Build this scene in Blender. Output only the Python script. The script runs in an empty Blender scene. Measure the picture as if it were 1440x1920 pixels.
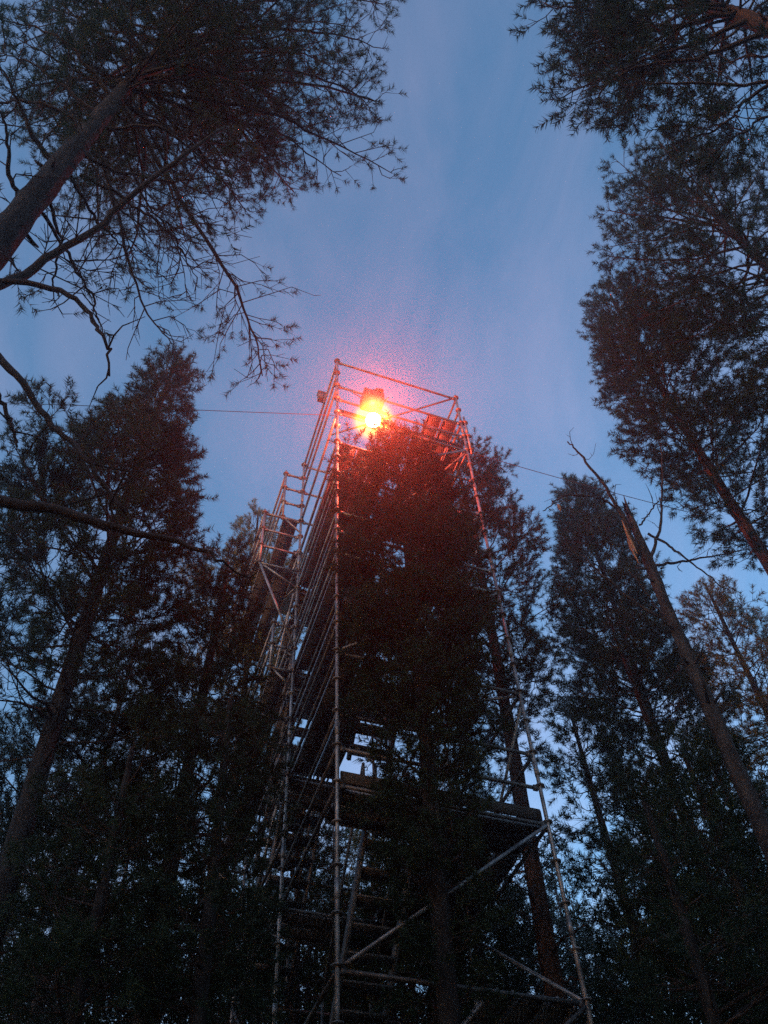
import bpy, math, random
import numpy as np
from mathutils import Matrix, Vector
sc = bpy.context.scene
COL = sc.collection

# ---------------------------------------------------------------- camera
F, CX, CY = 1660.0, 720.0, 960.0          # focal length and centre in photograph pixels
zc = np.array([632. - CX, -(-282. - CY), -F]); zc /= np.linalg.norm(zc)
fw = np.array([0, 0, -1.]); yv = fw - zc * fw.dot(zc); yv /= np.linalg.norm(yv)
R = np.array([np.cross(yv, zc), yv, zc])
EYE = np.array([0, 0, 1.6])
cd = bpy.data.cameras.new('camera'); cam = bpy.data.objects.new('camera', cd); COL.objects.link(cam)
m = Matrix([list(R[i]) + [EYE[i]] for i in range(3)] + [[0, 0, 0, 1]])
cam.matrix_world = m
cd.sensor_fit = 'VERTICAL'; cd.sensor_height = 24; cd.lens = 24 * F / 1920
cd.clip_end = 2000; cd.clip_start = 0.05
sc.camera = cam

# ---------------------------------------------------------------- sky, sun, exposure
SUN_EL, SUN_ROT = math.radians(3.0), math.radians(215)
w = bpy.data.worlds.new("World"); sc.world = w; w.use_nodes = True
nt = w.node_tree; N = nt.nodes; L = nt.links; N.clear()
out = N.new('ShaderNodeOutputWorld'); bg = N.new('ShaderNodeBackground')
sky = N.new('ShaderNodeTexSky'); sky.sky_type = 'NISHITA'; sky.sun_disc = False
sky.sun_elevation = SUN_EL; sky.sun_rotation = SUN_ROT
sky.air_density = 1.0; sky.dust_density = 0.6; sky.ozone_density = 2.6
tc = N.new('ShaderNodeTexCoord')
mp = N.new('ShaderNodeMapping'); mp.inputs['Scale'].default_value = (2.2, 1.0, 1.3)
mp.inputs['Location'].default_value = (8.45, 9.39, .23); mp.inputs['Rotation'].default_value = (0.3, 0.2, 0.5)
nz = N.new('ShaderNodeTexNoise'); nz.inputs['Scale'].default_value = 3.6
nz.inputs['Detail'].default_value = 9; nz.inputs['Roughness'].default_value = 0.58
nz.inputs['Distortion'].default_value = 0.5
rp = N.new('ShaderNodeValToRGB'); rp.color_ramp.elements[0].position = 0.37; rp.color_ramp.elements[1].position = 0.66
mix = N.new('ShaderNodeMix'); mix.data_type = 'RGBA'
cl = N.new('ShaderNodeVectorMath'); cl.operation = 'MULTIPLY'; cl.inputs[1].default_value = (1.85, 1.2, 1.1)
L.new(tc.outputs['Generated'], mp.inputs['Vector']); L.new(mp.outputs[0], nz.inputs['Vector'])
L.new(nz.outputs['Fac'], rp.inputs['Fac'])
L.new(sky.outputs[0], cl.inputs[0])
L.new(rp.outputs['Color'], mix.inputs['Factor']); L.new(sky.outputs[0], mix.inputs['A']); L.new(cl.outputs[0], mix.inputs['B'])
L.new(mix.outputs['Result'], bg.inputs['Color']); L.new(bg.outputs[0], out.inputs['Surface'])
bg.inputs['Strength'].default_value = 0.15
sd = bpy.data.lights.new('sun', 'SUN'); sd.energy = 0.015; sd.angle = math.radians(10); sd.color = (1, .82, .62)
sun = bpy.data.objects.new('sun', sd); COL.objects.link(sun)
sdir = Vector((math.sin(SUN_ROT) * math.cos(SUN_EL), math.cos(SUN_ROT) * math.cos(SUN_EL), math.sin(math.radians(6))))
sun.rotation_euler = sdir.to_track_quat('Z', 'Y').to_euler()
sun.location = (0, 0, 60)
sc.view_settings.view_transform = 'Standard'; sc.view_settings.look = 'None'
sc.view_settings.exposure = 2.35; sc.view_settings.gamma = 1
sc.cycles.use_denoising = False
sc.cycles.max_bounces = 6; sc.cycles.transparent_max_bounces = 8; sc.cycles.volume_bounces = 0
sc.cycles.sample_clamp_indirect = .2; sc.cycles.sample_clamp_direct = 5.0

# ---------------------------------------------------------------- pixel geometry
def ray(x, y): return R @ np.array([x - CX, -(y - CY), -F])
def P(x, y, D):
    """world point seen at photograph pixel x, y at horizontal distance D from the eye"""
    d = ray(x, y); return EYE + d * (D / math.hypot(d[0], d[1]))
def proj(p):
    d = R.T @ (np.array(p) - EYE); return CX + F * d[0] / -d[2], CY - F * d[1] / -d[2], -d[2]
rng = np.random.default_rng(7)

# ---------------------------------------------------------------- materials
def mat(name, col, rough=.8, metal=0., var=.35, scale=6., bump=0., col2=None, trans=0., stretch=(1, 1, 1), spec=.3):
    mt = bpy.data.materials.new(name); mt.use_nodes = True
    n = mt.node_tree.nodes; l = mt.node_tree.links
    b = n['Principled BSDF']; b.inputs['Roughness'].default_value = rough; b.inputs['Metallic'].default_value = metal
    b.inputs['Specular IOR Level'].default_value = spec
    t = n.new('ShaderNodeTexCoord'); mpp = n.new('ShaderNodeMapping'); mpp.inputs['Scale'].default_value = stretch
    no = n.new('ShaderNodeTexNoise'); no.inputs['Scale'].default_value = scale; no.inputs['Detail'].default_value = 6
    l.new(t.outputs['Object'], mpp.inputs[0]); l.new(mpp.outputs[0], no.inputs['Vector'])
    r = n.new('ShaderNodeValToRGB'); r.color_ramp.elements[0].position = .3; r.color_ramp.elements[1].position = .7
    c2 = col2 or tuple(min(1, c * (1 + var)) for c in col)
    c1 = col if col2 else tuple(c * (1 - var) for c in col)
    r.color_ramp.elements[0].color = (*c1, 1); r.color_ramp.elements[1].color = (*c2, 1)
    l.new(no.outputs['Fac'], r.inputs[0]); l.new(r.outputs[0], b.inputs['Base Color'])
    if bump:
        bp = n.new('ShaderNodeBump'); bp.inputs['Strength'].default_value = bump; bp.inputs['Distance'].default_value = .03
        l.new(no.outputs['Fac'], bp.inputs['Height']); l.new(bp.outputs[0], b.inputs['Normal'])
    if trans:
        tr = n.new('ShaderNodeBsdfTranslucent'); l.new(r.outputs[0], tr.inputs['Color'])
        ms = n.new('ShaderNodeMixShader'); ms.inputs[0].default_value = trans
        o = n['Material Output']
        l.new(b.outputs[0], ms.inputs[1]); l.new(tr.outputs[0], ms.inputs[2]); l.new(ms.outputs[0], o.inputs['Surface'])
    return mt
def emis(name, col, s):
    mt = bpy.data.materials.new(name); mt.use_nodes = True
    b = mt.node_tree.nodes['Principled BSDF']; b.inputs['Base Color'].default_value = (.8, .5, .3, 1)
    b.inputs['Emission Color'].default_value = (*col, 1); b.inputs['Emission Strength'].default_value = s
    return mt
M = dict(
    needles=mat('pine_needles', (.014, .034, .014), .7, col2=(.034, .06, .026), scale=2.2, trans=.42),
    needles_blue=mat('pine_needles_bluish', (.011, .03, .016), .7, col2=(.026, .052, .027), scale=2.2, trans=.4),
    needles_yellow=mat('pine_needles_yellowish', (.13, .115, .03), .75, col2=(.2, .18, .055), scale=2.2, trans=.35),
    bark=mat('grey_pine_bark', (.006, .005, .004), .98, col2=(.03, .027, .024), scale=16, bump=1.0, stretch=(1, 1, .35)),
    bark_red=mat('orange_pine_bark', (.012, .008, .006), .98, col2=(.085, .042, .025), scale=14, bump=.8, stretch=(1, 1, .35)),
    twig=mat('twig_bark', (.025, .02, .017), .95, col2=(.05, .04, .035), scale=20),
    deadwood=mat('dead_wood', (.012, .01, .009), .95, col2=(.05, .043, .038), scale=14, bump=.6, stretch=(1, 1, .3)),
    rawwood=mat('splintered_wood', (.22, .12, .07), .9, col2=(.4, .24, .15), scale=14, stretch=(1, 1, .2)),
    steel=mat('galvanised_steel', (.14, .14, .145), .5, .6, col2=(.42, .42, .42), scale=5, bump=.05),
    steel_mid=mat('shaded_steel', (.06, .06, .06), .55, .5, col2=(.19, .185, .18), scale=5),  # same galvanised steel, shade of the lower tower put into its colour
    steel_dark=mat('weathered_steel', (.08, .08, .085), .6, .4, col2=(.16, .16, .16), scale=8),
    wood=mat('weathered_plywood', (.035, .028, .022), .9, col2=(.07, .055, .04), scale=5, stretch=(.4, 4, 4)),
    black=mat('black_paint', (.03, .03, .03), .5, var=.2),
    floor=mat('forest_floor', (.03, .04, .015), 1, col2=(.09, .07, .04), scale=1.5, bump=.6),
    wire=mat('wire', (.06, .06, .06), .6, .4, var=.1),
    lamp_shell=mat('painted_lamp_housing', (.25, .08, .05), .5, .2, var=.2),
)
# perforated deck: real look of hole rows
pd = bpy.data.materials.new('perforated_steel'); pd.use_nodes = True
_n = pd.node_tree.nodes; _l = pd.node_tree.links; _b = _n['Principled BSDF']
_b.inputs['Metallic'].default_value = .4; _b.inputs['Roughness'].default_value = .5
_t = _n.new('ShaderNodeTexCoord'); _v = _n.new('ShaderNodeTexVoronoi'); _v.inputs['Scale'].default_value = 26; _v.inputs['Randomness'].default_value = .12
_r = _n.new('ShaderNodeValToRGB'); _r.color_ramp.elements[0].position = .30; _r.color_ramp.elements[1].position = .38
_r.color_ramp.elements[0].color = (.03, .03, .03, 1); _r.color_ramp.elements[1].color = (.27, .27, .28, 1)
_l.new(_t.outputs['Object'], _v.inputs['Vector']); _l.new(_v.outputs['Distance'], _r.inputs[0]); _l.new(_r.outputs[0], _b.inputs['Base Color'])
M['deck'] = pd

# ---------------------------------------------------------------- mesh helpers
def link_mesh(name, V, faces_list, material, parent=None, smooth=False, origin=None):
    """faces_list: list of (nf,k) int arrays"""
    V = np.asarray(V, dtype=np.float64)
    if origin is not None: V = V - np.asarray(origin)
    me = bpy.data.meshes.new(name)
    loops = np.concatenate([f.ravel() for f in faces_list]).astype(np.int32)
    tot = np.concatenate([np.full(len(f), f.shape[1]) for f in faces_list]).astype(np.int32)
    st = np.concatenate([[0], np.cumsum(tot)[:-1]]).astype(np.int32)
    me.vertices.add(len(V)); me.vertices.foreach_set('co', V.astype(np.float32).ravel())
    me.loops.add(len(loops)); me.loops.foreach_set('vertex_index', loops)
    me.polygons.add(len(tot)); me.polygons.foreach_set('loop_start', st); me.polygons.foreach_set('loop_total', tot)
    if smooth: me.polygons.foreach_set('use_smooth', np.ones(len(tot), dtype=bool))
    me.materials.append(material); me.update(calc_edges=True); me.validate()
    o = bpy.data.objects.new(name, me); COL.objects.link(o)
    if origin is not None and parent is None: o.location = origin
    if parent is not None: o.parent = parent
    return o
def tag(o, label=None, cat=None, group=None, kind=None):
    if label: o['label'] = label
    if cat: o['category'] = cat
    if group: o['group'] = group
    if kind: o['kind'] = kind
    return o
def thing(name, loc, label, cat, group=None):
    o = bpy.data.objects.new(name, None); o.location = loc; o.empty_display_size = .2; COL.objects.link(o)
    return tag(o, label, cat, group)
def segs(p0, p1, r0, r1, k=3):
    """prisms along many segments: returns V, F"""
    p0 = np.asarray(p0, float); p1 = np.asarray(p1, float); r0 = np.asarray(r0, float); r1 = np.asarray(r1, float)
    n = len(p0); d = p1 - p0; d /= np.linalg.norm(d, axis=1, keepdims=True) + 1e-9
    ref = np.where(np.abs(d[:, 2:3]) > .9, np.array([[1., 0, 0]]), np.array([[0, 0, 1.]]))
    u = np.cross(d, ref); u /= np.linalg.norm(u, axis=1, keepdims=True); v = np.cross(d, u)
    a = np.arange(k) * 2 * np.pi / k
    ring = u[:, None] * np.cos(a)[None, :, None] + v[:, None] * np.sin(a)[None, :, None]
    V = np.concatenate([p0[:, None] + ring * r0[:, None, None], p1[:, None] + ring * r1[:, None, None]], axis=1).reshape(-1, 3)
    b = (np.arange(n) * 2 * k)[:, None]; j = np.arange(k)[None]; j2 = (j + 1) % k
    Fq = np.stack([b + j, b + j2, b + k + j2, b + k + j], axis=-1).reshape(-1, 4)
    return V, Fq
class MB:
    def __init__(s): s.V = []; s.F = {}; s.n = 0
    def add(s, V, *Fs):
        for f in Fs: s.F.setdefault(f.shape[1], []).append(f + s.n)
        s.V.append(np.asarray(V, float)); s.n += len(V); return s
    def tube(s, p0, p1, r, k=10, r1=None):
        V, f = segs([p0], [p1], [r], [r if r1 is None else r1], k)
        caps = np.array([list(range(k))[::-1], list(range(k, 2 * k))]); return s.add(V, f, caps)
    def path(s, pts, rad, k=6):
        """smoothly joined tapered tube through pts"""
        pts = np.asarray(pts, float); n = len(pts); t = np.gradient(pts, axis=0); t /= np.linalg.norm(t, axis=1, keepdims=True) + 1e-9
        u = np.cross(t[0], [0.31, .2, 1.]); u /= np.linalg.norm(u); V = []
        a = np.arange(k) * 2 * np.pi / k
        for i in range(n):
            u = u - t[i] * u.dot(t[i]); u /= np.linalg.norm(u); v = np.cross(t[i], u)
            V.append(pts[i] + rad[i] * (np.cos(a)[:, None] * u + np.sin(a)[:, None] * v))
        V = np.concatenate(V); i = np.arange(n - 1)[:, None] * k; j = np.arange(k)[None]; j2 = (j + 1) % k
        f = np.stack([i + j, i + j2, i + k + j2, i + k + j], -1).reshape(-1, 4)
        return s.add(V, f, np.array([list(range(k))[::-1]]), np.array([list(range((n - 1) * k, n * k))]))
    def box(s, c, ax, ay, az, hx, hy, hz):
        c = np.asarray(c, float); V = [c + ax * (sx * hx) + ay * (sy * hy) + az * (sz * hz) for sz in (-1, 1) for sy in (-1, 1) for sx in (-1, 1)]
        return s.add(np.array(V), np.array([[0, 2, 3, 1], [4, 5, 7, 6], [0, 1, 5, 4], [2, 6, 7, 3], [0, 4, 6, 2], [1, 3, 7, 5]]))
    def build(s, name, material, parent=None, origin=None, smooth=True):
        return link_mesh(name, np.concatenate(s.V), [np.concatenate(v) for v in s.F.values()], material, parent, smooth, origin)
def smooth_path(pts, n):
    """Catmull-Rom through pts, n points"""
    p = np.asarray(pts, float); p = np.vstack([2 * p[0] - p[1], p, 2 * p[-1] - p[-2]]); k = len(p) - 3; o = []
    for t in np.linspace(0, k - 1e-6, n):
        i = int(t); f = t - i; a, b, c, d = p[i:i + 4]
        o.append(.5 * ((2 * b) + (c - a) * f + (2 * a - 5 * b + 4 * c - d) * f * f + (3 * b - a - 3 * c + d) * f ** 3))
    return np.array(o)

# ---------------------------------------------------------------- foliage
def unit(a): return a / (np.linalg.norm(a, axis=-1, keepdims=True) + 1e-9)
def tufts(pos, dr, length=.13, nl=.075, wid=.009, k=14, rg=rng):
    n = len(pos); dr = unit(dr)
    t = rg.random((n, k)) ** .8
    base = pos[:, None] + dr[:, None] * (t * length)[..., None]
    rad = rg.normal(size=(n, k, 3)); rad -= dr[:, None] * (rad * dr[:, None]).sum(-1, keepdims=True); rad = unit(rad)
    a = .7 + .8 * rg.random((n, k))
    nd = unit(dr[:, None] * .75 + rad * a[..., None])
    ln = nl * (.7 + .6 * rg.random((n, k)))
    side = unit(np.cross(nd, rg.normal(size=(n, k, 3)))) * (wid * .5)
    tip = base + nd * ln[..., None]
    V = np.stack([base - side, base + side, tip], axis=2).reshape(-1, 3)
    Fc = np.arange(len(V)).reshape(-1, 3)
    return V, Fc
class Boughs:
    """collects branch segments and shoot positions"""
    def __init__(s, rg): s.p0 = []; s.p1 = []; s.r0 = []; s.r1 = []; s.tp = []; s.td = []; s.rg = rg
    def poly(s, pts, ra, rb):
        n = len(pts) - 1; r = np.linspace(ra, rb, n + 1)
        s.p0.append(pts[:-1]); s.p1.append(pts[1:]); s.r0.append(r[:-1]); s.r1.append(r[1:])
    def bough(s, a, d, Ln, up, r, start=.3, tw=.13, twl=.45, leaf=1., flat=.35, sub=.11):
        rg = s.rg; n = 6; ts = np.linspace(0, 1, n)
        side = unit(np.cross(d, [0, 0, 1.])); bend = rg.normal() * .16
        pts = np.array([a + d * Ln * t + np.array([0, 0, 1.]) * up * Ln * t * t + side * bend * Ln * t * t for t in ts])
        pts[1:-1] += rg.normal(size=(n - 2, 3)) * .018 * Ln
        s.poly(pts, r, max(.004, r * .25))
        s.dress(pts, Ln, start, tw, twl, leaf, flat, sub)
    def dress(s, pts, Ln, start=.3, tw=.13, twl=.45, leaf=1., flat=.35, sub=.11, bare=0.):
        """side twigs and shoots along a polyline"""
        rg = s.rg; n = len(pts); m_ = max(2, int(Ln * (1 - start) / tw))
        q = start + (1 - start) * (np.arange(m_) + rg.random(m_)) / m_; q = np.minimum(q, .999)
        ix = q * (n - 1); i = ix.astype(int); f = (ix - i)[:, None]
        b = pts[i] * (1 - f) + pts[i + 1] * f; tg = unit(pts[i + 1] - pts[i])
        sd = unit(np.cross(tg, [0, 0, 1.])) * np.where(np.arange(m_) % 2, 1, -1)[:, None]
        dd = unit(tg * (.6 + .5 * rg.random((m_, 1))) + sd * (.7 + .4 * rg.random((m_, 1))) + rg.normal(size=(m_, 3)) * flat + np.array([0, 0, .15]))
        ll = np.minimum((1 - q) * Ln * .6 + .16, twl) * (.6 + .7 * rg.random(m_))
        e = b + dd * ll[:, None] + np.array([0, 0, 1]) * (ll * .12)[:, None]; arc = rg.normal(size=(m_, 3)) * .13 * ll[:, None]; m1 = b + (e - b) * .33 + arc + rg.normal(size=(m_, 3)) * .03 * ll[:, None]; mid = b + (e - b) * .68 + arc * .9 + rg.normal(size=(m_, 3)) * .04 * ll[:, None]
        s.p0 += [b, m1, mid]; s.p1 += [m1, mid, e]; s.r0 += [np.full(m_, .006), np.full(m_, .0048), np.full(m_, .0038)]; s.r1 += [np.full(m_, .0048), np.full(m_, .0038), np.full(m_, .0025)]
        P_, D_ = [pts[-1:], e], [unit(pts[-1:] - pts[-2:-1]), unit(e - mid)]
        for j in range(m_):
            c = max(1, int(ll[j] / sub)); g = .2 + .8 * rg.random(c)[:, None]
            bb = np.where(g < .33, b[j] + (m1[j] - b[j]) * g * 3, np.where(g < .68, m1[j] + (mid[j] - m1[j]) * (g - .33) / .35, mid[j] + (e[j] - mid[j]) * (g - .68) / .32))
            d2 = unit(dd[j] + rg.normal(size=(c, 3)) * .45); l2 = .06 + .12 * rg.random(c)[:, None]
            ee = bb + d2 * l2
            s.p0.append(bb); s.p1.append(ee); s.r0.append(np.full(c, .0035)); s.r1.append(np.full(c, .002))
            P_.append(ee); D_.append(d2)
        P_ = np.concatenate(P_); D_ = np.concatenate(D_); k = rg.random(len(P_)) < leaf
        if bare: k &= np.concatenate([[True], q > bare, np.ones(len(P_) - 1 - m_, bool)])
        s.tp.append(P_[k]); s.td.append(D_[k] + np.array([0, 0, .3]))
    def twigs_mesh(s, name, material, parent, origin):
        V, f = segs(np.concatenate(s.p0), np.concatenate(s.p1), np.concatenate(s.r0), np.concatenate(s.r1), 4)
        return link_mesh(name, V, [f], material, parent, False, origin)
    def crown_mesh(s, name, material, parent, origin, **kw):
        V, f = tufts(np.concatenate(s.tp), np.concatenate(s.td), rg=s.rg, **kw)
        return link_mesh(name, V, [f], material, parent, False, origin)

def trunk_mesh(base, H, r0, rg, r_top=.02, lean=(0, 0), k=18):
    n = 101; t = np.linspace(0, 1, n); z = t * H
    w1, w2 = rg.random(2) * 6; a = .012 * H
    x = base[0] + lean[0] * t + a * .5 * np.sin(t * 5 + w1) * t; y = base[1] + lean[1] * t + a * .5 * np.sin(t * 4 + w2) * t
    r = r0 * (1 - t) ** .75 * .95 + r_top; r[0] *= 1.35; r[1] *= 1.08
    pts = np.stack([x, y, z], 1); mb = MB(); mb.path(pts, r, k)
    V = mb.V[0]; ring = np.tile(np.arange(k), n); zi = np.repeat(np.arange(n), k); c_ = np.repeat(pts, k, 0)
    plate = np.sin(ring * 2.4 + np.sin(zi * .55) * 2) * .05 + rg.normal(size=len(V)) * .045
    V[:] = c_ + (V - c_) * (1 + plate)[:, None]
    for _ in range(16):
        i_ = rg.integers(12, 80); ph = rg.random() * 6.28; dv = np.array([math.cos(ph), math.sin(ph), .25]); ln_ = .06 + .12 * rg.random()
        mb.path([pts[i_], pts[i_] + dv * (r[i_] + ln_ * .6), pts[i_] + dv * (r[i_] + ln_) + (0, 0, .02)], [.022, .015, .009], 5)
    return mb, pts, r

def pine(label, axis, D, apex, rows, r0, seed, cat='pine tree', leafmat='needles', barkmat='bark', dens=1., rise=(.15, .8),
         tuft=1., group=None, wh=.34, nb=5, bare_low=6, leaf=1., name='pine_tree', k=40, drawn=None, wid=.0095, rows_m=None, st=.18, tl=.16, tn=.085, lean=(0, 0)):
    """axis: pixel on the trunk; apex: pixel row of the top; rows: (pixel row, left half width px, right half width px)"""
    rg = np.random.default_rng(seed)
    d = ray(*axis); az = math.atan2(d[0], d[1]); base = np.array([D * math.sin(az), D * math.cos(az), 0.])
    zs = np.linspace(EYE[2] + D * .3, EYE[2] + D * 6, 600); pr = np.array([proj([base[0], base[1], z]) for z in zs])
    ok = pr[:, 2] > .5
    def z_at(py): return float(np.interp(-py, -pr[ok][:, 1], zs[ok]))
    H = apex if rows_m else z_at(apex)
    root = thing(name, base, label, cat, group)
    mb, tp, tr = trunk_mesh(base, H, r0, rg, lean=lean)
    rz = [r_[0] for r_ in rows_m] if rows_m else [z_at(r[0]) for r in rows]; sc_ = [1 if rows_m else np.interp(z, zs, pr[:, 2]) / F for z in rz]; rows = rows_m or rows
    zz = np.array(rz[::-1]); lw = np.array([r[1] * s_ for r, s_ in zip(rows, sc_)][::-1]); rw = np.array([r[2] * s_ for r, s_ in zip(rows, sc_)][::-1])
    for _ in range(bare_low):      # dead limbs on the lower trunk
        z0 = 1.5 + rg.random() * max(.5, zz[0] - .5); ph = rg.random() * 6.28; i_ = min(98, int(z0 / H * 100)); Ln = .4 + .9 * rg.random()
        d3 = unit(np.array([math.cos(ph), math.sin(ph), .1 + rg.normal() * .2])); q_ = np.linspace(0, 1, 6)[:, None]
        lp = tp[i_] + d3 * Ln * q_ + np.array([0, 0, -.2 * Ln]) * q_ ** 2 + rg.normal(size=(6, 3)) * .025 * (q_ > 0); mb.path(lp, np.linspace(.02, .005, 6), 5)
        for j in (2, 3, 4): mb.path([lp[j], lp[j] + unit(d3 + rg.normal(size=3) * .8) * .14, lp[j] + unit(d3 + rg.normal(size=3) * .9) * .3], [.007, .005, .002], 4)
    mb.build('trunk', M[barkmat], root, base)
    right = np.array([math.cos(az), -math.sin(az), 0])
    B = Boughs(rg); z = zz[0]
    while z < H - .15:
        nbb = max(2, int(round(nb * (.7 + .6 * rg.random())))); ph0 = rg.random() * 6.28
        frac = (z - zz[0]) / (H - zz[0])
        for i in range(nbb):
            ph = ph0 + i * 6.283 / nbb + rg.normal() * .25; dd = np.array([math.cos(ph), math.sin(ph), 0.])
            c = dd.dot(right); l_ = np.interp(z, zz, lw); r_ = np.interp(z, zz, rw)
            Rr = ((l_ + r_) / 2 + (r_ - l_) / 2 * c) * (.5 + .6 * rg.random() ** .8) * (1.22 if rg.random() < .14 else 1)
            Rr = max(.18, Rr); el = rise[0] + (rise[1] - rise[0]) * frac + rg.normal() * .08
            zt = z + rg.normal() * .12; z0 = zt - Rr * (math.tan(el) * .7)
            z0 = min(max(z0, 1.), H - .1); t_ = z0 / H; i_ = min(int(t_ * 100), 99); f_ = t_ * 100 - i_
            a = tp[i_] * (1 - f_) + tp[i_ + 1] * f_
            d3 = unit(dd + np.array([0, 0, math.tan(el) * .6]))
            B.bough(a, d3, Rr / math.hypot(d3[0], d3[1]), .18, .006 + .011 * Rr, start=st + .25 * (Rr > .8) * (st > .15), tw=.085 / dens, leaf=leaf, flat=.26, sub=.072 / dens)
        z += wh * 1.3 * (.7 + .6 * rg.random())
    B.bough(np.array([tp[-1][0], tp[-1][1], H - .25]), np.array([0, 0, 1.]), .35, 0, .012, start=.05, tw=.07, twl=.18)
    if drawn: drawn(B, root, base)
    B.twigs_mesh('branches', M['twig'], root, base)
    B.crown_mesh('crown', M[leafmat], root, base, length=tl * tuft, nl=tn * tuft, wid=wid * tuft, k=k)
    return root, base, tp, H, B

# ---------------------------------------------------------------- ground
g = MB(); n_ = 61; gx = np.linspace(-1, 1, n_); gx = np.sign(gx) * (np.abs(gx) ** 3) * 125
X_, Y_ = np.meshgrid(gx, gx); Z_ = .12 * np.sin(X_ * .7) * np.cos(Y_ * .9) * np.exp(-((X_ ** 2 + Y_ ** 2) / 900)) - .1
i_ = (np.arange(n_ - 1)[:, None] * n_ + np.arange(n_ - 1)[None]).ravel()
g.add(np.stack([X_.ravel(), Y_.ravel(), Z_.ravel()], 1), np.stack([i_, i_ + 1, i_ + n_ + 1, i_ + n_], 1))
tag(g.build('ground', M['floor']), kind='structure')

# ---------------------------------------------------------------- scaffold tower
UP = np.array([0, 0, 1.])
def v2(x, y): return np.array([x, y, 0.])
C0 = v2(-.722, 8.168); F1 = v2(1.648, 9.203); M0 = v2(-1.654, 10.59)
XV = unit(F1 - C0); YV = unit(M0 - C0); XL = np.linalg.norm(F1 - C0); YL = np.linalg.norm(M0 - C0)
M1 = M0 + XV * XL; B0 = M0 + YV * YL + v2(-.05, 0); B1 = M1 + YV * YL
def Z(zz): return UP * (zz + 1.6)
tower = thing('scaffold_tower', C0, 'tall galvanised scaffold tower with stairs and decks rising among the pines', 'scaffold tower')
def standard(p, zt, zb=-1.6, r=.0245, ros=False):
    rl = []; mb = MB(); mb.tube(p + Z(zb), p + Z(zt), r, 12)
    z = math.ceil(zb * 2) / 2 + .02
    while z < zt - .05:
        if ros and z > 2: rl.append(z)
        else: mb.tube(p + Z(z - .006), p + Z(z + .006), .061, 14)
        if abs(z * 2 - round(z * 2)) < .1 and int(round(z * 2)) % 4 == 1:
            mb.tube(p + Z(z + .14), p + Z(z + .36), .0295, 12)         # sleeve joint of two standards
        z += .5
    if zb < -1.5:
        mb.box(p + Z(-1.69), XV, YV, UP, .075, .075, .006)
    o = mb.build('standard', M['steel'], tower, C0)
    for z_ in rl:                                                      # slotted rosette discs every half metre
        q = MB(); q.tube(p + Z(z_ - .006), p + Z(z_ + .006), .061, 16); q.build('rosette', M['steel'], o, C0)
    return o
TOPS = [(C0, 16.12), (F1, 16.12), (M0, 16.1), (M1, 16.1), (B0, 14.2), (B1, 14.2)]
for i, (p, zt) in enumerate(TOPS): standard(p, zt, ros=i < 3)
def ledger(a, b, z, name='ledger', r=.0242, z2=None):
    a_ = a + Z(z); b_ = b + Z(z if z2 is None else z2); d = unit(b_ - a_)
    mb = MB(); mb.tube(a_ + d * .085, b_ - d * .085, r, 10)
    for e, s_ in ((a_, 1), (b_, -1)):      # wedge heads gripping the rosette
        h = unit(np.array([d[0], d[1], 0])) * s_
        mb.box(e + h * .065, h, np.cross(UP, h), UP, .03, .019, .034)
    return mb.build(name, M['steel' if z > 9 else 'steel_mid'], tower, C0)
def brace(a, za, b, zb, off=None):
    o = np.zeros(3) if off is None else off
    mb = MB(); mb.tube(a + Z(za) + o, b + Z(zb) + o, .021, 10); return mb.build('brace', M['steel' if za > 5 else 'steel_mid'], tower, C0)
front, right_, left1, left2, mid, right2, back = (C0, F1), (F1, M1), (C0, M0), (M0, B0), (M0, M1), (M1, B1), (B0, B1)
for z in (15.96, 14.98, 14.48, 13.98): ledger(*front, z)
for z in (15.96, 15.46, 14.98, 13.98): ledger(*left1, z); ledger(*right_, z)
for z in (15.96, 14.98, 13.98): ledger(*mid, z)
for z in (12.98, 11.98, 9.98, 7.98, 5.98, 3.98, 1.98): ledger(*front, z)
for z in (6.98, 6.48, 10.98, 10.48): ledger(*front, z)
for z in (12.98, 12.48, 11.98, 10.98, 10.48, 9.98, 8.98, 8.48, 7.98, 6.98, 6.48, 5.98, 3.98): ledger(*left1, z)
for z in (11.98, 9.98, 7.98, 6.98, 5.98, 3.98, 1.98): ledger(*right_, z)
for z in (11.98, 9.98, 7.98, 5.98, 3.98): ledger(*mid, z); ledger(*right2, z); ledger(*back, z); ledger(*left2, z)
for z in (12.98, 10.98, 8.98, 6.98): ledger(*left2, z)
yo = -YV * .05
for i, z in enumerate((2, 4, 6, 8, 10, 12)):
    if z == 4: brace(F1 - XV * .06, 5.93, C0 + XV * .06, 4.02, yo)
    elif z == 2: brace(C0 + XV * .06, 2.02, F1 - XV * .06, 3.93, yo); 
    elif z in (8, 12): brace(F1 - XV * .06, z + 1.93, C0 + XV * .06, z + .02, yo)
    brace(*(((M1 - YV * .06), z + 1.93, F1 + YV * .06, z + .02) if i % 2 else ((F1 + YV * .06), z + 1.93, M1 - YV * .06, z + .02)), XV * .05)
    brace(*((M0 + YV * .06, z + .02, B0 - YV * .06, z + 1.93) if i % 2 else (B0 - YV * .06, z + .02, M0 + YV * .06, z + 1.93)), -XV * .05)
brace(F1 - XV * .05, 15.98, M0 + YV * -.9 + XV * .3, 15.98)          # plan brace at the top
brace(F1 - XV * .05, 13.9, M0 + XV * 1.2, 13.9)
brace(F1 - XV * .06, 11.9, M0 + XV * 1.0, 11.9)
standard(F1 + XV * .075 + YV * -.02, 15.25, 13.9, .022)
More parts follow.
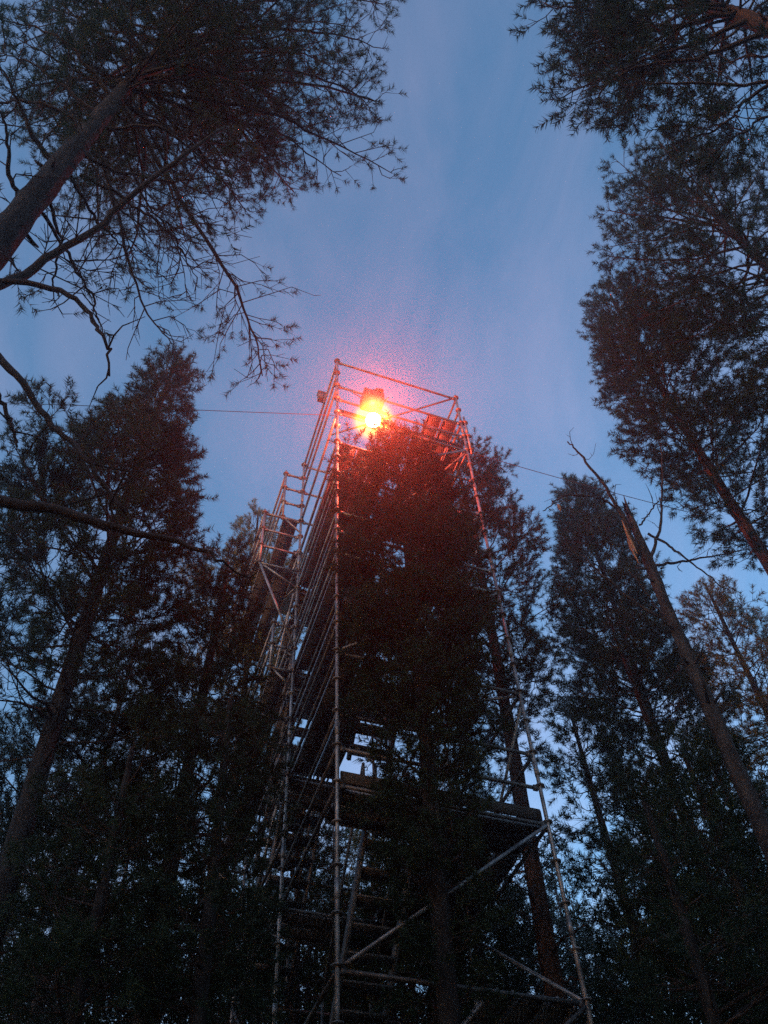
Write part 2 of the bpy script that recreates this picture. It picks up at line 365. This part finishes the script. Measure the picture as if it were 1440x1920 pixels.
# decks: steel planks 0.32 wide with hooks; run along Y or X
def deck(o, ax, ay, length, z, width=.31, material='deck'):
    """o corner, ax along plank, ay across"""
    mb = MB(); c = o + ax * length / 2 + ay * width / 2 + Z(z + .045)
    mb.box(c, ax, ay, UP, length / 2 - .05, width / 2 - .004, .004)
    for s_ in (-1, 1):
        mb.box(c + ay * s_ * (width / 2 - .012) - UP * .032, ax, ay, UP, length / 2 - .05, .006, .027)
        for q in (-.08, .08): mb.box(c + ax * s_ * (length / 2 - .028) + ay * q + UP * -.012, ax, ay, UP, .028, .014, .008)
    for q in np.linspace(-.42, .42, 6): mb.box(c + ax * length * q - UP * .02, ax, ay, UP, .012, width / 2 - .02, .012)
    return mb.build('deck', M[material], tower, C0, smooth=False)
for i in (0, 1): deck(C0 + XV * (1.88 + .325 * i), YV, XV, YL, 14.98)
for i in (0, 1, 2): deck(C0 + XV * (.06 + .325 * i), YV, XV, YL, 12.98)
for z in (13.98,):
    for i in range(3): deck(C0 + XV * (1.55 + .325 * i), YV, XV, YL, z)
for z in (11.98, 10.98, 9.98, 8.98, 7.98):
    for i in (0, 1): deck(C0 + XV * (.04 + .325 * i), YV, XV, YL, z)
for z in (13.98, 11.98, 10.98, 9.98, 8.98): deck(M0 + XV * .04 + YV * .72, YV, XV, YL - .72, z)
for z in (11.98, 9.98):
    for i in range(2): deck(C0 + XV * (1.88 + .325 * i), YV, XV, YL, z)
for i in range(2): deck(C0 + YV * (.06 + .325 * i), XV, YV, XL, 5.98)
for i in range(4): deck(C0 + XV * (1.23 + .325 * i) + YV * .72, YV, XV, YL - .72, 5.98)
for z in (3.98,):
    for i in range(3): deck(C0 + XV * (1.55 + .325 * i), YV, XV, YL, z)
for z in (11.98, 9.98, 7.98, 5.98):
    for i in range(2): deck(M0 + YV * (.06 + .325 * i), XV, YV, XL, z)
# toe boards
def toe(a, b, z, off):
    d = unit(b - a); mb = MB(); mb.box((a + b) / 2 + Z(z + .15) + off, d, np.cross(UP, d), UP, np.linalg.norm(b - a) / 2 - .05, .012, .075)
    mb.build('toe_board', M['wood'], tower, C0, smooth=False)
toe(*front, 5.98, YV * .04); toe(*left1, 11.98, XV * .04); toe(*left1, 9.98, XV * .04); toe(*right_, 5.98, -XV * .04); toe(*front, 13.98, YV * .04)
# side brackets with walkways along the left of the rear bay
for zf, wd, nr in ((13.98, .38, 3), (12.46, .74, 3), (9.98, .38, 2), (7.98, .55, 2)):
    for base_, ln in ((M0, 0), (B0, 1)):
        q = base_ - XV * wd; mb = MB(); mb.tube(q + Z(zf - .06), q + Z(zf + .5 * nr + .12), .0245, 12)
        for j in range(nr + 1): mb.tube(q + Z(zf + .5 * j + .01), q + Z(zf + .5 * j + .022), .061, 14)
        mb.build('guardrail_post', M['steel'], tower, C0)
        mb = MB(); mb.tube(base_ + Z(zf), q + Z(zf), .0242, 10)
        mb.tube(q + XV * .03 + Z(zf), base_ + Z(zf - (.35 if wd < .7 else .45)), .017, 8)
        mb.build('bracket', M['steel'], tower, C0)
        for j in range(1, nr + 1): ledger(q, base_, zf + .5 * j, 'guardrail')
    for j in range(1, nr + 1): ledger(M0 - XV * wd, B0 - XV * wd, zf + .5 * j, 'guardrail')
    for i in range(max(1, int(wd / .33))): deck(M0 - XV * (wd - .02 - .325 * i), YV, XV, YL, zf)
brace(M0 - XV * .74, 12.4, M0 - XV * .03, 10.5, -YV * .05)
brace(M0 - XV * .5, 7.9, M0 - XV * .03, 7.3, -YV * .05)
# stair flights
def stair(o, ax, ay, run, z0, z1, width=.6):
    root_o = MB(); a = o + Z(z0); b = o + ax * run + Z(z1); d = unit(b - a); nrm = np.cross(ay, d)
    for s_ in (0, 1):
        root_o.box((a + b) / 2 + ay * width * s_, d, ay, nrm, np.linalg.norm(b - a) / 2, .018, .07)
    fl = root_o.build('stair_flight', M['steel_dark'], tower, C0, smooth=False)
    for s_ in (0, 1):
        mb = MB(); o_ = ay * width * s_ + UP * .95; mb.tube(a + o_, b + o_, .019, 8)
        for e in (a, b): mb.tube(e + ay * width * s_, e + o_, .019, 8)
        mb.build('handrail', M['steel_mid'], fl, C0)
    n = 9
    for i in range(n):
        t = (i + .5) / n; p = a + (b - a) * t + ay * width / 2; mb = MB()
        mb.box(p, ax, ay, UP, .11, width / 2 - .02, .014)
        mb.build('tread', M['steel_dark'], fl, C0, smooth=False)
stair(C0 + XV * .55 + YV * .72, YV, XV, 1.8, 5.98, 3.98)
stair(C0 + XV * .7 + YV * 2.5, -YV, XV, 1.8, 7.98, 5.98)
stair(M0 + XV * .1 + YV * .7, YV, XV, 1.8, 9.98, 7.98)
stair(M0 + XV * .1 + YV * 2.4, -YV, XV, 1.8, 11.98, 9.98)
stair(M0 + XV * .1 + YV * .7, YV, XV, 1.8, 7.98, 5.98)
stair(C0 + XV * .75 + YV * .1, YV, XV, 1.9, 9.98, 7.98)

# ---------------------------------------------------------------- beacon lamp, box, wires
LP = P(700, 788, 8.02)
lamp = thing('beacon_lamp', LP, 'glowing red warning beacon at the top front of the scaffold', 'lamp')
def sphere(c, r, nu=28, nv=16, sq=(1, 1, 1)):
    u = np.linspace(0, 2 * np.pi, nu, endpoint=False); v = np.linspace(0.02, np.pi - .02, nv)
    U, V_ = np.meshgrid(u, v); V = np.stack([np.sin(V_) * np.cos(U) * sq[0], np.sin(V_) * np.sin(U) * sq[1], np.cos(V_) * sq[2]], -1).reshape(-1, 3) * r + c
    i = np.arange(nv - 1)[:, None] * nu; j = np.arange(nu)[None]; j2 = (j + 1) % nu
    return V, np.stack([i + j, i + nu + j, i + nu + j2, i + j2], -1).reshape(-1, 4)
mb = MB(); mb.add(*sphere(LP, .13)); mb.build('bulb', emis('lit_bulb', (1, .85, .6), 12), lamp, LP)
gm = bpy.data.materials.new('beacon_glare'); gm.use_nodes = True  # camera glare round the bulb, put in as a glowing ball; no solid part
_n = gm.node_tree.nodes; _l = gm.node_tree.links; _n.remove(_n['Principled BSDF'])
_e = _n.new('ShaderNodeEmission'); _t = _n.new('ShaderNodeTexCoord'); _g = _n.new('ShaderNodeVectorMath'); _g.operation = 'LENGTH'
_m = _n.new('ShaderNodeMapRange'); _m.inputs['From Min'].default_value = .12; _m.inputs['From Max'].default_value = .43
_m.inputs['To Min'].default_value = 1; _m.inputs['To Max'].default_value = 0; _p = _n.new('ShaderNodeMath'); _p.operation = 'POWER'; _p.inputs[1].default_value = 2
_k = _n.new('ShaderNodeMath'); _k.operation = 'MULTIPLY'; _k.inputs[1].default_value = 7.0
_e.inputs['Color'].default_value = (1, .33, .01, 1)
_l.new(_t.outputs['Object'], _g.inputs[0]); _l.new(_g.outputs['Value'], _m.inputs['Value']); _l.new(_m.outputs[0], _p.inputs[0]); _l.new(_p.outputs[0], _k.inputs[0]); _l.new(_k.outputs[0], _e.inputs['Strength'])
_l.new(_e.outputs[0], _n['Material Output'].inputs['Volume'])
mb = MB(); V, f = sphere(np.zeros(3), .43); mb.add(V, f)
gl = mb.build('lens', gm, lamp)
hz_ = LP + UP * .62
mb = MB(); mb.box(hz_ + UP * .05, XV, YV, UP, .19, .15, .15); mb.box(hz_ + UP * .2, XV, YV, UP, .11, .09, .03); mb.build('housing', M['lamp_shell'], lamp, LP, smooth=False)
mb = MB(); t0 = hz_ + UP * .22
mb.path(smooth_path([t0, t0 + UP * .14 - XV * .02, t0 + UP * .26 + XV * .05, t0 + UP * .3 + XV * .14], 8), np.linspace(.03, .022, 8), 8)
mb.path(smooth_path([t0 + UP * .12, t0 + UP * .2 - XV * .08, t0 + UP * .3 - XV * .1], 6), np.linspace(.016, .006, 6), 6)
mb.box(t0 + UP * .3 + XV * .16, unit(XV + UP * .3), YV, unit(UP - XV * .3), .07, .04, .035); mb.build('mount', M['lamp_shell'], lamp, LP, smooth=False)
mb = MB(); mb.tube(hz_ - XV * .15, C0 + XV * .25 + Z(14.98), .012, 6); mb.tube(hz_ + XV * .15, hz_ + XV * .25 + YV * -.2 - UP * .0 , .012, 6); mb.build('stay', M['steel_dark'], lamp, LP)
mb = MB(); mb.path(smooth_path([hz_ + XV * .12 - UP * .1, hz_ + XV * .4 - UP * .55, hz_ + XV * .3 - UP * .9, C0 + XV * 1.3 + Z(13.98)], 14), np.full(14, .011), 6); mb.build('cable', M['black'], lamp, LP)
ld = bpy.data.lights.new('beacon_light', 'POINT'); ld.energy = 185; ld.color = (1, .06, .025); ld.shadow_soft_size = .1
lo = bpy.data.objects.new('beacon_light', ld); COL.objects.link(lo); lo.location = LP - UP * .05 - YV * .3

bxp = P(603, 745, 9.6)
bx = thing('junction_box', bxp, 'small square box fixed to the upper left rail of the scaffold', 'box')
mb = MB(); mb.box(bxp, XV, YV, UP, .085, .06, .13); mb.build('case', M['steel_dark'], bx, bxp, smooth=False)
mb = MB(); mb.box(bxp + UP * .14, XV, YV, UP, .1, .075, .01); mb.box(bxp + XV * .1, XV, YV, UP, .012, .03, .05); mb.build('cover', M['steel'], bx, bxp, smooth=False)
def wire(a, b, sag, label):
    a = np.array(a); b = np.array(b); pts = np.array([a + (b - a) * t - UP * sag * 4 * t * (1 - t) for t in np.linspace(0, 1, 30)])
    mb = MB(); mb.path(pts, np.full(30, .006), 5); tag(mb.build('guy_wire', M['wire'], None, a), label, 'wire', 'wires tied to the scaffold')
wire(P(632, 779, 8.3), P(-250, 745, 9.5), .0, 'thin dark wire crossing the sky to the left of the scaffold top')
wire(P(872, 845, 9.35), P(1290, 960, 11), .05, 'thin wire from the scaffold top toward the broken trunk')

# ---------------------------------------------------------------- hand-placed pines
def PZ(x, y, z):
    """world point seen at pixel x, y at height z above the eye"""
    d = ray(x, y); return EYE + d * (z / d[2])
def draw_branch(parent, base, pts, ra, rb, B=None, extra=None, material='twig', label=None, n=24, k=7, byz=None, wob=.011, **dress):
    if byz:
        D0, dz = byz; d = ray(*pts[0]); z0 = D0 * d[2] / math.hypot(d[0], d[1]); m_ = len(pts) - 1
        pts = [PZ(x, y, z0 + dz * i / m_) for i, (x, y) in enumerate(pts)]
        p = smooth_path(np.array(pts), n)
    else:
        p = smooth_path(np.array([P(*q) for q in pts]), n)
    p[1:-1] += (np.repeat(B.rg.normal(size=(n // 3 + 1, 3)), 3, 0)[:n - 2] * .7 + B.rg.normal(size=(n - 2, 3)) * .6) * wob if B else 0
    mb = MB(); mb.path(p, np.linspace(ra, rb, n) * (1 + .16 * (B.rg.random(n) - .4) if B else 1), k)
    if B is not None:
        q = len(B.p0); ln = float(np.linalg.norm(np.diff(p, axis=0), axis=1).sum())
        for kw in ([dress] if dress else []) + (extra or []):
            lo_, hi = kw.pop('part', (0, 1)) if 'part' in kw else (0, 1); pp = p[int(lo_ * n):max(3, int(hi * n))]
            B.dress(pp, ln * (hi - lo_), **kw)
        if len(B.p0) > q:
            V, f = segs(*[np.concatenate(l_[q:]) for l_ in (B.p0, B.p1, B.r0, B.r1)], 4); mb.add(V, f)
            for l_ in (B.p0, B.p1, B.r0, B.r1): del l_[q:]
    o = mb.build('branch', M[material], parent, base)
    if label: o['label'] = label
    return p

def big_left(B, root, base):
    dead = dict(start=.2, tw=.08, twl=.65, leaf=.07, flat=.5, sub=.08)
    half = dict(start=.2, tw=.10, twl=.65, leaf=.8, flat=.45, sub=.10)
    sparse = dict(start=.3, tw=.13, twl=.5, leaf=.45, flat=.45, sub=.11)
    def db(pts, ra, rb, dz, D0=3.2, **k): return draw_branch(root, base, pts, ra, rb, B, byz=(D0, dz), **k)
    # long branch hanging toward the tower, shoots only round its end
    db([(235, 205), (300, 310), (375, 430), (440, 535), (475, 620), (492, 705)], .034, .006, -1.4,
       extra=[dict(start=.46, tw=.09, twl=.85, leaf=.45, flat=.5, sub=.14), dict(part=(.5, 1), start=.1, tw=.14, twl=.75, leaf=.6, flat=.5, sub=.14),
              dict(part=(0, .65), start=.3, tw=.16, twl=.5, leaf=0., flat=.5, sub=.12)])
    db([(-60, 560), (60, 500), (180, 425), (310, 315), (420, 240)], .034, .012, 2.4, 3.0, **dead)
    db([(190, 290), (215, 380), (240, 490), (275, 580), (322, 645)], .022, .005, -.9, **dead)
    db([(150, 330), (260, 390), (330, 450), (370, 520)], .018, .004, -.3, **dead)
    db([(210, 240), (270, 370), (330, 460), (350, 560)], .014, .003, -.3, **dead)
    db([(250, 190), (330, 330), (400, 370), (460, 390)], .014, .003, .3, **sparse)
    db([(-20, 520), (110, 545), (165, 590), (198, 640), (205, 705)], .02, .006, -.8, 3.0, start=.4, tw=.25, twl=.25, leaf=.12, sub=.12)
    db([(80, 400), (130, 480), (165, 545), (186, 605)], .015, .006, -.4, **dead)
    db([(-60, 640), (30, 700), (95, 790), (160, 860), (235, 960)], .022, .009, -1.1, 2.9, start=.2, tw=.5, twl=.3, leaf=.0, sub=.2)
    db([(-90, 930), (60, 948), (200, 985), (340, 1022), (420, 1052)], .03, .005, -.5, 2.9, wob=.008, start=.15, tw=.35, twl=.35, leaf=0., sub=.18)
    db([(-40, 690), (5, 755), (22, 800), (32, 838)], .015, .006, -.3, 2.8, start=.2, tw=.3, twl=.2, leaf=0., sub=.2)
    for pts, ra, dz in (([(250, 170), (420, 190), (560, 235), (735, 325)], .034, .6), ([(270, 150), (430, 130), (580, 140), (705, 190)], .034, .6),
                        ([(300, 110), (450, 60), (600, 60), (715, 90)], .034, .5), ([(330, 70), (470, 10), (600, -10), (720, 10)], .034, 0.),
                        ([(240, 200), (330, 250), (430, 270), (530, 260)], .028, .8), ([(260, 170), (400, 220), (520, 250), (640, 330)], .026, .4),
                        ([(220, 200), (160, 120), (90, 60), (-20, 30)], .028, .6), ([(120, 330), (60, 250), (20, 160), (-30, 90)], .026, .5),
                        ([(180, 260), (90, 200), (20, 190), (-60, 200)], .026, .4), ([(60, 400), (20, 330), (10, 240), (-20, 180)], .022, .4),
                        ([(280, 140), (240, 60), (180, 0), (120, -60)], .03, .5), ([(320, 90), (380, 40), (420, -30)], .03, .5),
                        ([(300, 110), (390, 150), (480, 160), (560, 190)], .026, .4), ([(320, 90), (450, 100), (560, 100), (650, 140)], .028, .3),
                        ([(250, 170), (180, 150), (100, 110), (30, 70)], .026, .6), ([(200, 230), (130, 170), (60, 120), (0, 100)], .022, .6),
                        ([(280, 130), (350, 180), (460, 210), (600, 210)], .026, .5), ([(320, 80), (430, 60), (540, 40), (660, 50)], .028, .2)):
        db(pts, ra, .005, dz, **half)
    for pts, ra, dz in (([(150, 290), (250, 330), (330, 340), (400, 330)], .02, .3), ([(90, 370), (110, 450), (100, 520), (110, 560)], .016, 0.),
                        ([(190, 240), (300, 240), (380, 300), (450, 340)], .022, .3), ([(130, 320), (170, 400), (220, 450), (260, 470)], .016, 0.),
                        ([(100, 350), (40, 400), (20, 460), (30, 520)], .016, .2)):
        db(pts, ra, .005, dz, **sparse)
T1 = pine('huge near pine leaning over the upper left with long bare hanging branches', (20, 440), 3.2, 19., None, .135, 11, drawn=big_left, dens=1.1,
          rows_m=[(19, .5, .5), (17.5, 2., 2.2), (15.5, 2.7, 3.1), (13.5, 2.1, 2.7), (12.4, 1., 1.6)], rise=(.05, .5), wh=.42, nb=5, k=32, wid=.0065, st=.1, tl=.10, tn=.075)
def corner(B, root, base):
    half = dict(start=.2, tw=.10, twl=.55, leaf=.85, flat=.45, sub=.10)
    for pts, ra, dz in (([(1330, 0), (1200, 20), (1010, 15)], .03, .4), ([(1370, 20), (1220, 60), (1060, 60)], .03, .5), ([(1400, 40), (1280, 90), (1150, 140), (1045, 185)], .03, .2),
                        ([(1440, 60), (1300, 110), (1180, 130), (1110, 190)], .03, .2), ([(1500, 120), (1440, 155), (1280, 155), (1170, 160)], .024, .5),
                        ([(1480, 130), (1400, 190), (1350, 240), (1240, 275)], .022, 0.), ([(1500, 180), (1420, 230), (1330, 290)], .018, 0.),
                        ([(1350, 0), (1250, -40), (1120, -30), (1030, -10)], .03, .6), ([(1380, 20), (1300, 40), (1200, 90), (1120, 110)], .026, .3),
                        ([(1360, 10), (1280, 10), (1150, 50), (1080, 110)], .026, .4)):
        draw_branch(root, base, pts, ra, .005, B, byz=(4.3, dz), **half)
# dead branch stubs and the broken trunk (a snag of its own)
def snag():
    rg = np.random.default_rng(5); D = 8.0
    d = ray(1250, 1150); az = math.atan2(d[0], d[1]); base = np.array([D * math.sin(az), D * math.cos(az), 0.])
    top = P(1178, 962, D)
    root = thing('broken_tree', base, 'broken dead trunk with a splintered top and bare branches on the right', 'dead tree')
    n = 40; t = np.linspace(0, 1, n); pts = base + (top - base) * t[:, None]; pts[:, 2] = t * top[2]
    pts[1:-1, :2] += np.stack([np.sin(t * 7)[1:-1], np.cos(t * 6)[1:-1]], 1) * .03
    r = .115 - .06 * t + .007 * np.sin(t * 31) * (1 - t); r[-3:] *= (.9, .7, .45); mb = MB(); mb.path(pts, r, 16); V = mb.V[0]; V += rg.normal(size=V.shape) * .009
    for _ in range(14):
        i_ = rg.integers(14, 38); ph = rg.random() * 6.28; dv = np.array([math.cos(ph), math.sin(ph), .3]); ln_ = .08 + .25 * rg.random()
        mb.path([pts[i_], pts[i_] + dv * (r[i_] + ln_ * .6), pts[i_] + dv * (r[i_] + ln_) + (0, 0, .03)], [.025, .014, .006], 5)
    mb.path(smooth_path([pts[-2], pts[-1] + (0.02, 0, .15), pts[-1] + (0.05, .02, .42)], 5), [.05, .035, .02, .012, .004], 5)
    e = V[624:640]; e[:, 2] += rg.random(16) * .5 - .2                       # jagged break
    mb.build('trunk', M['deadwood'], root, base)
    mb = MB()
    for a, b, wd in (((1166, 975), (1196, 1040), .05), ((1176, 1010), (1190, 1036), .035), ((1180, 1018), (1200, 1060), .03)):
        p0, p1 = P(*a, D - .12), P(*b, D - .13); mb.path(smooth_path([p0, (p0 + p1) / 2 + rg.normal(size=3) * .02, p1], 6), [.003, wd * .3, wd * .45, wd * .45, wd * .3, .003], 5); mb.build('wood_splinter', M['rawwood'], root, base, smooth=False); mb = MB()
    B = Boughs(rg)
    for pts_, ra, rb in (([(1200, 1040, D), (1165, 970, D - .1), (1125, 900, D - .25), (1085, 850, D - .4), (1064, 828, D - .45)], .032, .009),
                         ([(1168, 962, D - .1), (1130, 938, D - .3), (1080, 928, D - .5), (1045, 938, D - .7), (1018, 958, D - .85)], .018, .006),
                         ([(1222, 1050, D), (1236, 990, D + .1), (1242, 920, D + .2), (1240, 830, D + .3)], .024, .008),
                         ([(1198, 985, D), (1215, 965, D + .1), (1236, 940, D + .2)], .012, .008),
                         ([(1225, 1060, D), (1300, 1050, D + .5), (1400, 1030, D + 1)], .02, .006),
                         ([(1215, 1000, D), (1290, 1050, D + .3), (1370, 1110, D + .6)], .018, .006),
                         ([(1260, 1170, D), (1180, 1120, D - .2), (1110, 1060, D - .4), (1062, 1022, D - .5)], .022, .006),
                         ([(1300, 1230, D), (1240, 1150, D + .3), (1180, 1070, D + .4)], .018, .006)):
        draw_branch(root, base, pts_, ra, rb, B, material='deadwood', start=.25, tw=.32, twl=.3, leaf=0., sub=.2)
    mb = MB(); c = P(1046, 945, D - .7); mb.path(smooth_path([c, c - UP * .08 + XV * .01, c - UP * .17], 5), [.006, .02, .024, .014, .004], 6); mb.build('hanging_bark', M['rawwood'], root, base)
snag()

G = 'pines standing round the scaffold'
pine('dark pine in front of the scaffold, its tip lit red by the beacon', (816, 1650), 7.95, 806,
     [(825, 10, 28), (865, 45, 45), (900, 80, 75), (950, 110, 110), (1000, 120, 120), (1150, 135, 122), (1300, 130, 120), (1400, 90, 100), (1480, 75, 75), (1620, 70, 70), (1750, 60, 70), (1880, 60, 60)], .11, 21, group=G, dens=1.1, wh=.27, nb=6, barkmat='bark', rise=(.1, .9))
pine('pointed pine at middle left with a long forked dark trunk', (118, 1330), 7.6, 688,
     [(705, 10, 12), (740, 38, 30), (800, 60, 45), (860, 110, 68), (930, 220, 105), (1010, 260, 140), (1120, 240, 150), (1250, 230, 170), (1370, 170, 170)], .125, 22, group=G, dens=1.15, wh=.28, nb=6, bare_low=8)
pine('pine reaching in from the top right corner with a thick orange trunk', (1385, 30), 4.3, 16.5, None, .15, 23, group=G, dens=1.1, barkmat='bark_red', wh=.4, nb=5, leafmat='needles_blue',
     rows_m=[(16.5, .5, .5), (15, 1.3, 1.3), (13, 1.6, 1.6), (11.8, 1., 1.)], drawn=corner, k=36, wid=.010)
pine('dense tall pine at right edge, crown ending just below the corner pine', (1440, 505), 8.2, 326,
     [(335, 60, 50), (360, 130, 100), (400, 190, 130), (450, 215, 150), (520, 225, 160), (640, 220, 170), (760, 200, 180), (840, 120, 140)], .14, 24, group=G, dens=1., wh=.33, nb=5, rise=(.1, .6))
pine('pine at right with a bare orange trunk slanting out of its crown', (1395, 965), 9.2, 560,
     [(575, 30, 40), (620, 55, 80), (680, 70, 110), (760, 95, 140), (840, 110, 160), (930, 60, 150), (1010, 40, 150)], .12, 25, group=G, dens=1., barkmat='bark_red', bare_low=10, wh=.26, nb=6)
pine('slim pointed pine behind the broken trunk', (1150, 1150), 13.0, 912,
     [(925, 18, 18), (970, 45, 42), (1040, 65, 65), (1120, 95, 90), (1250, 130, 120), (1350, 130, 120)], .1, 26, group=G, dens=1.15, wh=.28, nb=6)
pine('pine behind the right corner post of the scaffold with a reddish trunk', (985, 1560), 11.0, 845,
     [(860, 15, 18), (890, 40, 60), (960, 60, 95), (1040, 80, 105), (1100, 110, 140), (1200, 130, 135), (1290, 110, 90), (1400, 90, 60)], .15, 27, group=G, dens=1.1, barkmat='bark_red', bare_low=12)
pine('yellowish pine beside the left walkways of the scaffold', (456, 1250), 13.5, 962,
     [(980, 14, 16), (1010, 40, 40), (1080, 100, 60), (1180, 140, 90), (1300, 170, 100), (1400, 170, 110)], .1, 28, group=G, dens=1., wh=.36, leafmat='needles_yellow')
pine('young pine with an upright tip right of the corner post', (1140, 1560), 10.5, 1335,
     [(1345, 14, 14), (1390, 40, 50), (1450, 45, 80), (1550, 55, 110), (1700, 40, 140), (1820, 60, 150)], .09, 29, group=G, dens=1.1, leafmat='needles')
pine('yellow-tipped pine at the right edge below the slanting orange trunk', (1425, 1300), 12.5, 1100,
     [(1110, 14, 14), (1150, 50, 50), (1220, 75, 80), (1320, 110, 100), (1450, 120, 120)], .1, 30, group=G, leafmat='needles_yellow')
pine('pine between the broken trunk and the right edge with a thin dark trunk', (1260, 1480), 11.5, 1170,
     [(1180, 15, 15), (1230, 70, 80), (1330, 120, 130), (1450, 130, 140), (1580, 110, 120), (1700, 90, 110)], .12, 31, group=G, bare_low=8, leafmat='needles_blue')
pine('pine low at left edge behind the forked trunk', (30, 1620), 9.5, 1330,
     [(1345, 20, 20), (1400, 100, 110), (1500, 140, 150), (1650, 160, 170), (1850, 160, 170)], .12, 32, group=G, leafmat='needles_blue')
pine('broad dark pine left of the scaffold filling the lower left', (345, 1500), 8.4, 1050,
     [(1065, 20, 20), (1110, 60, 45), (1200, 90, 55), (1300, 120, 90), (1420, 150, 130), (1560, 160, 160), (1750, 170, 170), (1900, 170, 170)], .13, 33, group=G, dens=1.2)
pine('pine seen through the scaffold left face', (560, 1750), 14.0, 1470,
     [(1480, 12, 12), (1530, 50, 60), (1620, 100, 90), (1750, 130, 120), (1900, 140, 120)], .11, 34, group=G)
pine('yellowish young pine framed by the lower scaffold deck', (700, 1750), 16.0, 1560,
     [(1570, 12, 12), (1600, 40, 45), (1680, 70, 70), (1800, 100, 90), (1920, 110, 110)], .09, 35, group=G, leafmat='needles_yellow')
pine('pine low behind the stair flight of the scaffold', (900, 1760), 12.5, 1400,
     [(1410, 10, 10), (1470, 60, 60), (1560, 90, 90), (1700, 110, 100), (1850, 120, 110)], .11, 36, group=G)
pine('pine low at the right edge behind the others', (1400, 1720), 9.5, 1400,
     [(1415, 20, 20), (1480, 90, 90), (1600, 130, 130), (1750, 160, 160), (1900, 180, 180)], .12, 37, group=G, dens=1.15)
pine('pine behind the far left trunk with sparse crown', (160, 1560), 13.0, 1180,
     [(1200, 20, 20), (1260, 70, 70), (1380, 120, 120), (1520, 130, 140), (1700, 140, 150)], .12, 38, group=G, leafmat='needles_blue', dens=.8, bare_low=8)

pine('young dark pine left of the scaffold lower left posts', (385, 1750), 6.6, 1310,
     [(1305, 14, 14), (1350, 45, 40), (1420, 70, 60), (1520, 90, 75), (1650, 110, 80), (1800, 120, 85), (1900, 120, 90)], .08, 41, group=G, leafmat='needles_blue', wh=.3)
pine('young dark pine close at the bottom left corner', (170, 1750), 6.8, 1400,
     [(1415, 15, 15), (1470, 70, 70), (1560, 110, 110), (1700, 150, 140), (1850, 170, 160), (1910, 170, 160)], .08, 42, group=G, dens=.85, wh=.32)
pine('young dark pine close at the bottom right corner', (1290, 1780), 7.0, 1500,
     [(1515, 15, 15), (1560, 60, 60), (1650, 95, 100), (1780, 110, 140), (1900, 120, 160)], .08, 43, group=G, dens=.85, wh=.32, leafmat='needles_blue')
pine('low dark pine behind the bottom decks of the scaffold', (760, 1850), 11.5, 1640,
     [(1655, 14, 14), (1700, 60, 60), (1780, 100, 100), (1900, 130, 130)], .08, 44, group=G, dens=1., wh=.3)
# ---------------------------------------------------------------- far wood (one mass)
rgf = np.random.default_rng(99); B = Boughs(rgf); tb = MB()
for i in range(200):
    az = math.radians(-38 + 76 * ((i * 7) % 90 + rgf.random()) / 90) if i < 90 else math.radians(38 + 284 * (i - 90 + rgf.random()) / 110)  # second range stands out of view, added to block low horizon light
    D = (15 + 12 * rgf.random()) if i < 90 else (9 + 14 * rgf.random()); H = 9 + 4.5 * rgf.random() + (D - 15) * .25
    b = np.array([D * math.sin(az), D * math.cos(az), 0]); tb.path(np.array([b, b + UP * H * .5, b + UP * H]), [.12, .09, .02], 7)
    z = 1.6 + 1.5 * rgf.random()
    while z < H - .2:
        fr = (z - 1.5) / (H - 1.5); Rm = 1.8 * (1 - fr) ** .6 + .35
        for k_ in range(6 if i < 90 else 4):
            ph = rgf.random() * 6.28; dd = unit(np.array([math.cos(ph), math.sin(ph), .2 + .4 * fr]))
            B.bough(b + UP * z, dd, Rm * (.6 + .5 * rgf.random()), .15, .015, start=.2, tw=.26, twl=.5, sub=.2)
        z += .42 if i < 90 else .6
V, f = segs(np.concatenate(B.p0), np.concatenate(B.p1), np.concatenate(B.r0), np.concatenate(B.r1), 3); tb.add(V, f)
far = tb.build('far_forest', M['twig']); tag(far, 'far pine trunks and branches behind the scaffold, with an unseen ring added to block low sky light', 'forest', kind='stuff')
V, f = tufts(np.concatenate(B.tp), np.concatenate(B.td), length=.22, nl=.14, wid=.028, k=10, rg=rgf)
ff = link_mesh('foliage', V, [f], M['needles_blue'], far)

# ---------------------------------------------------------------- haze
hm = bpy.data.materials.new('haze'); hm.use_nodes = True; n = hm.node_tree.nodes; n.remove(n['Principled BSDF'])
pv = n.new('ShaderNodeVolumePrincipled'); pv.inputs['Color'].default_value = (.9, .9, .92, 1); pv.inputs['Density'].default_value = .0054; pv.inputs['Anisotropy'].default_value = .9
hm.cycles.homogeneous_volume = True; hm.cycles.volume_sampling = 'MULTIPLE_IMPORTANCE'
hm.node_tree.links.new(pv.outputs[0], n['Material Output'].inputs['Volume'])
mb = MB(); mb.box((0, 0, 12.), np.array([1., 0, 0]), np.array([0, 1., 0]), UP, 130, 130, 13.5)
hb = mb.build('haze', hm, smooth=False); tag(hb, 'thin evening haze glowing around the beacon', 'haze', kind='stuff')
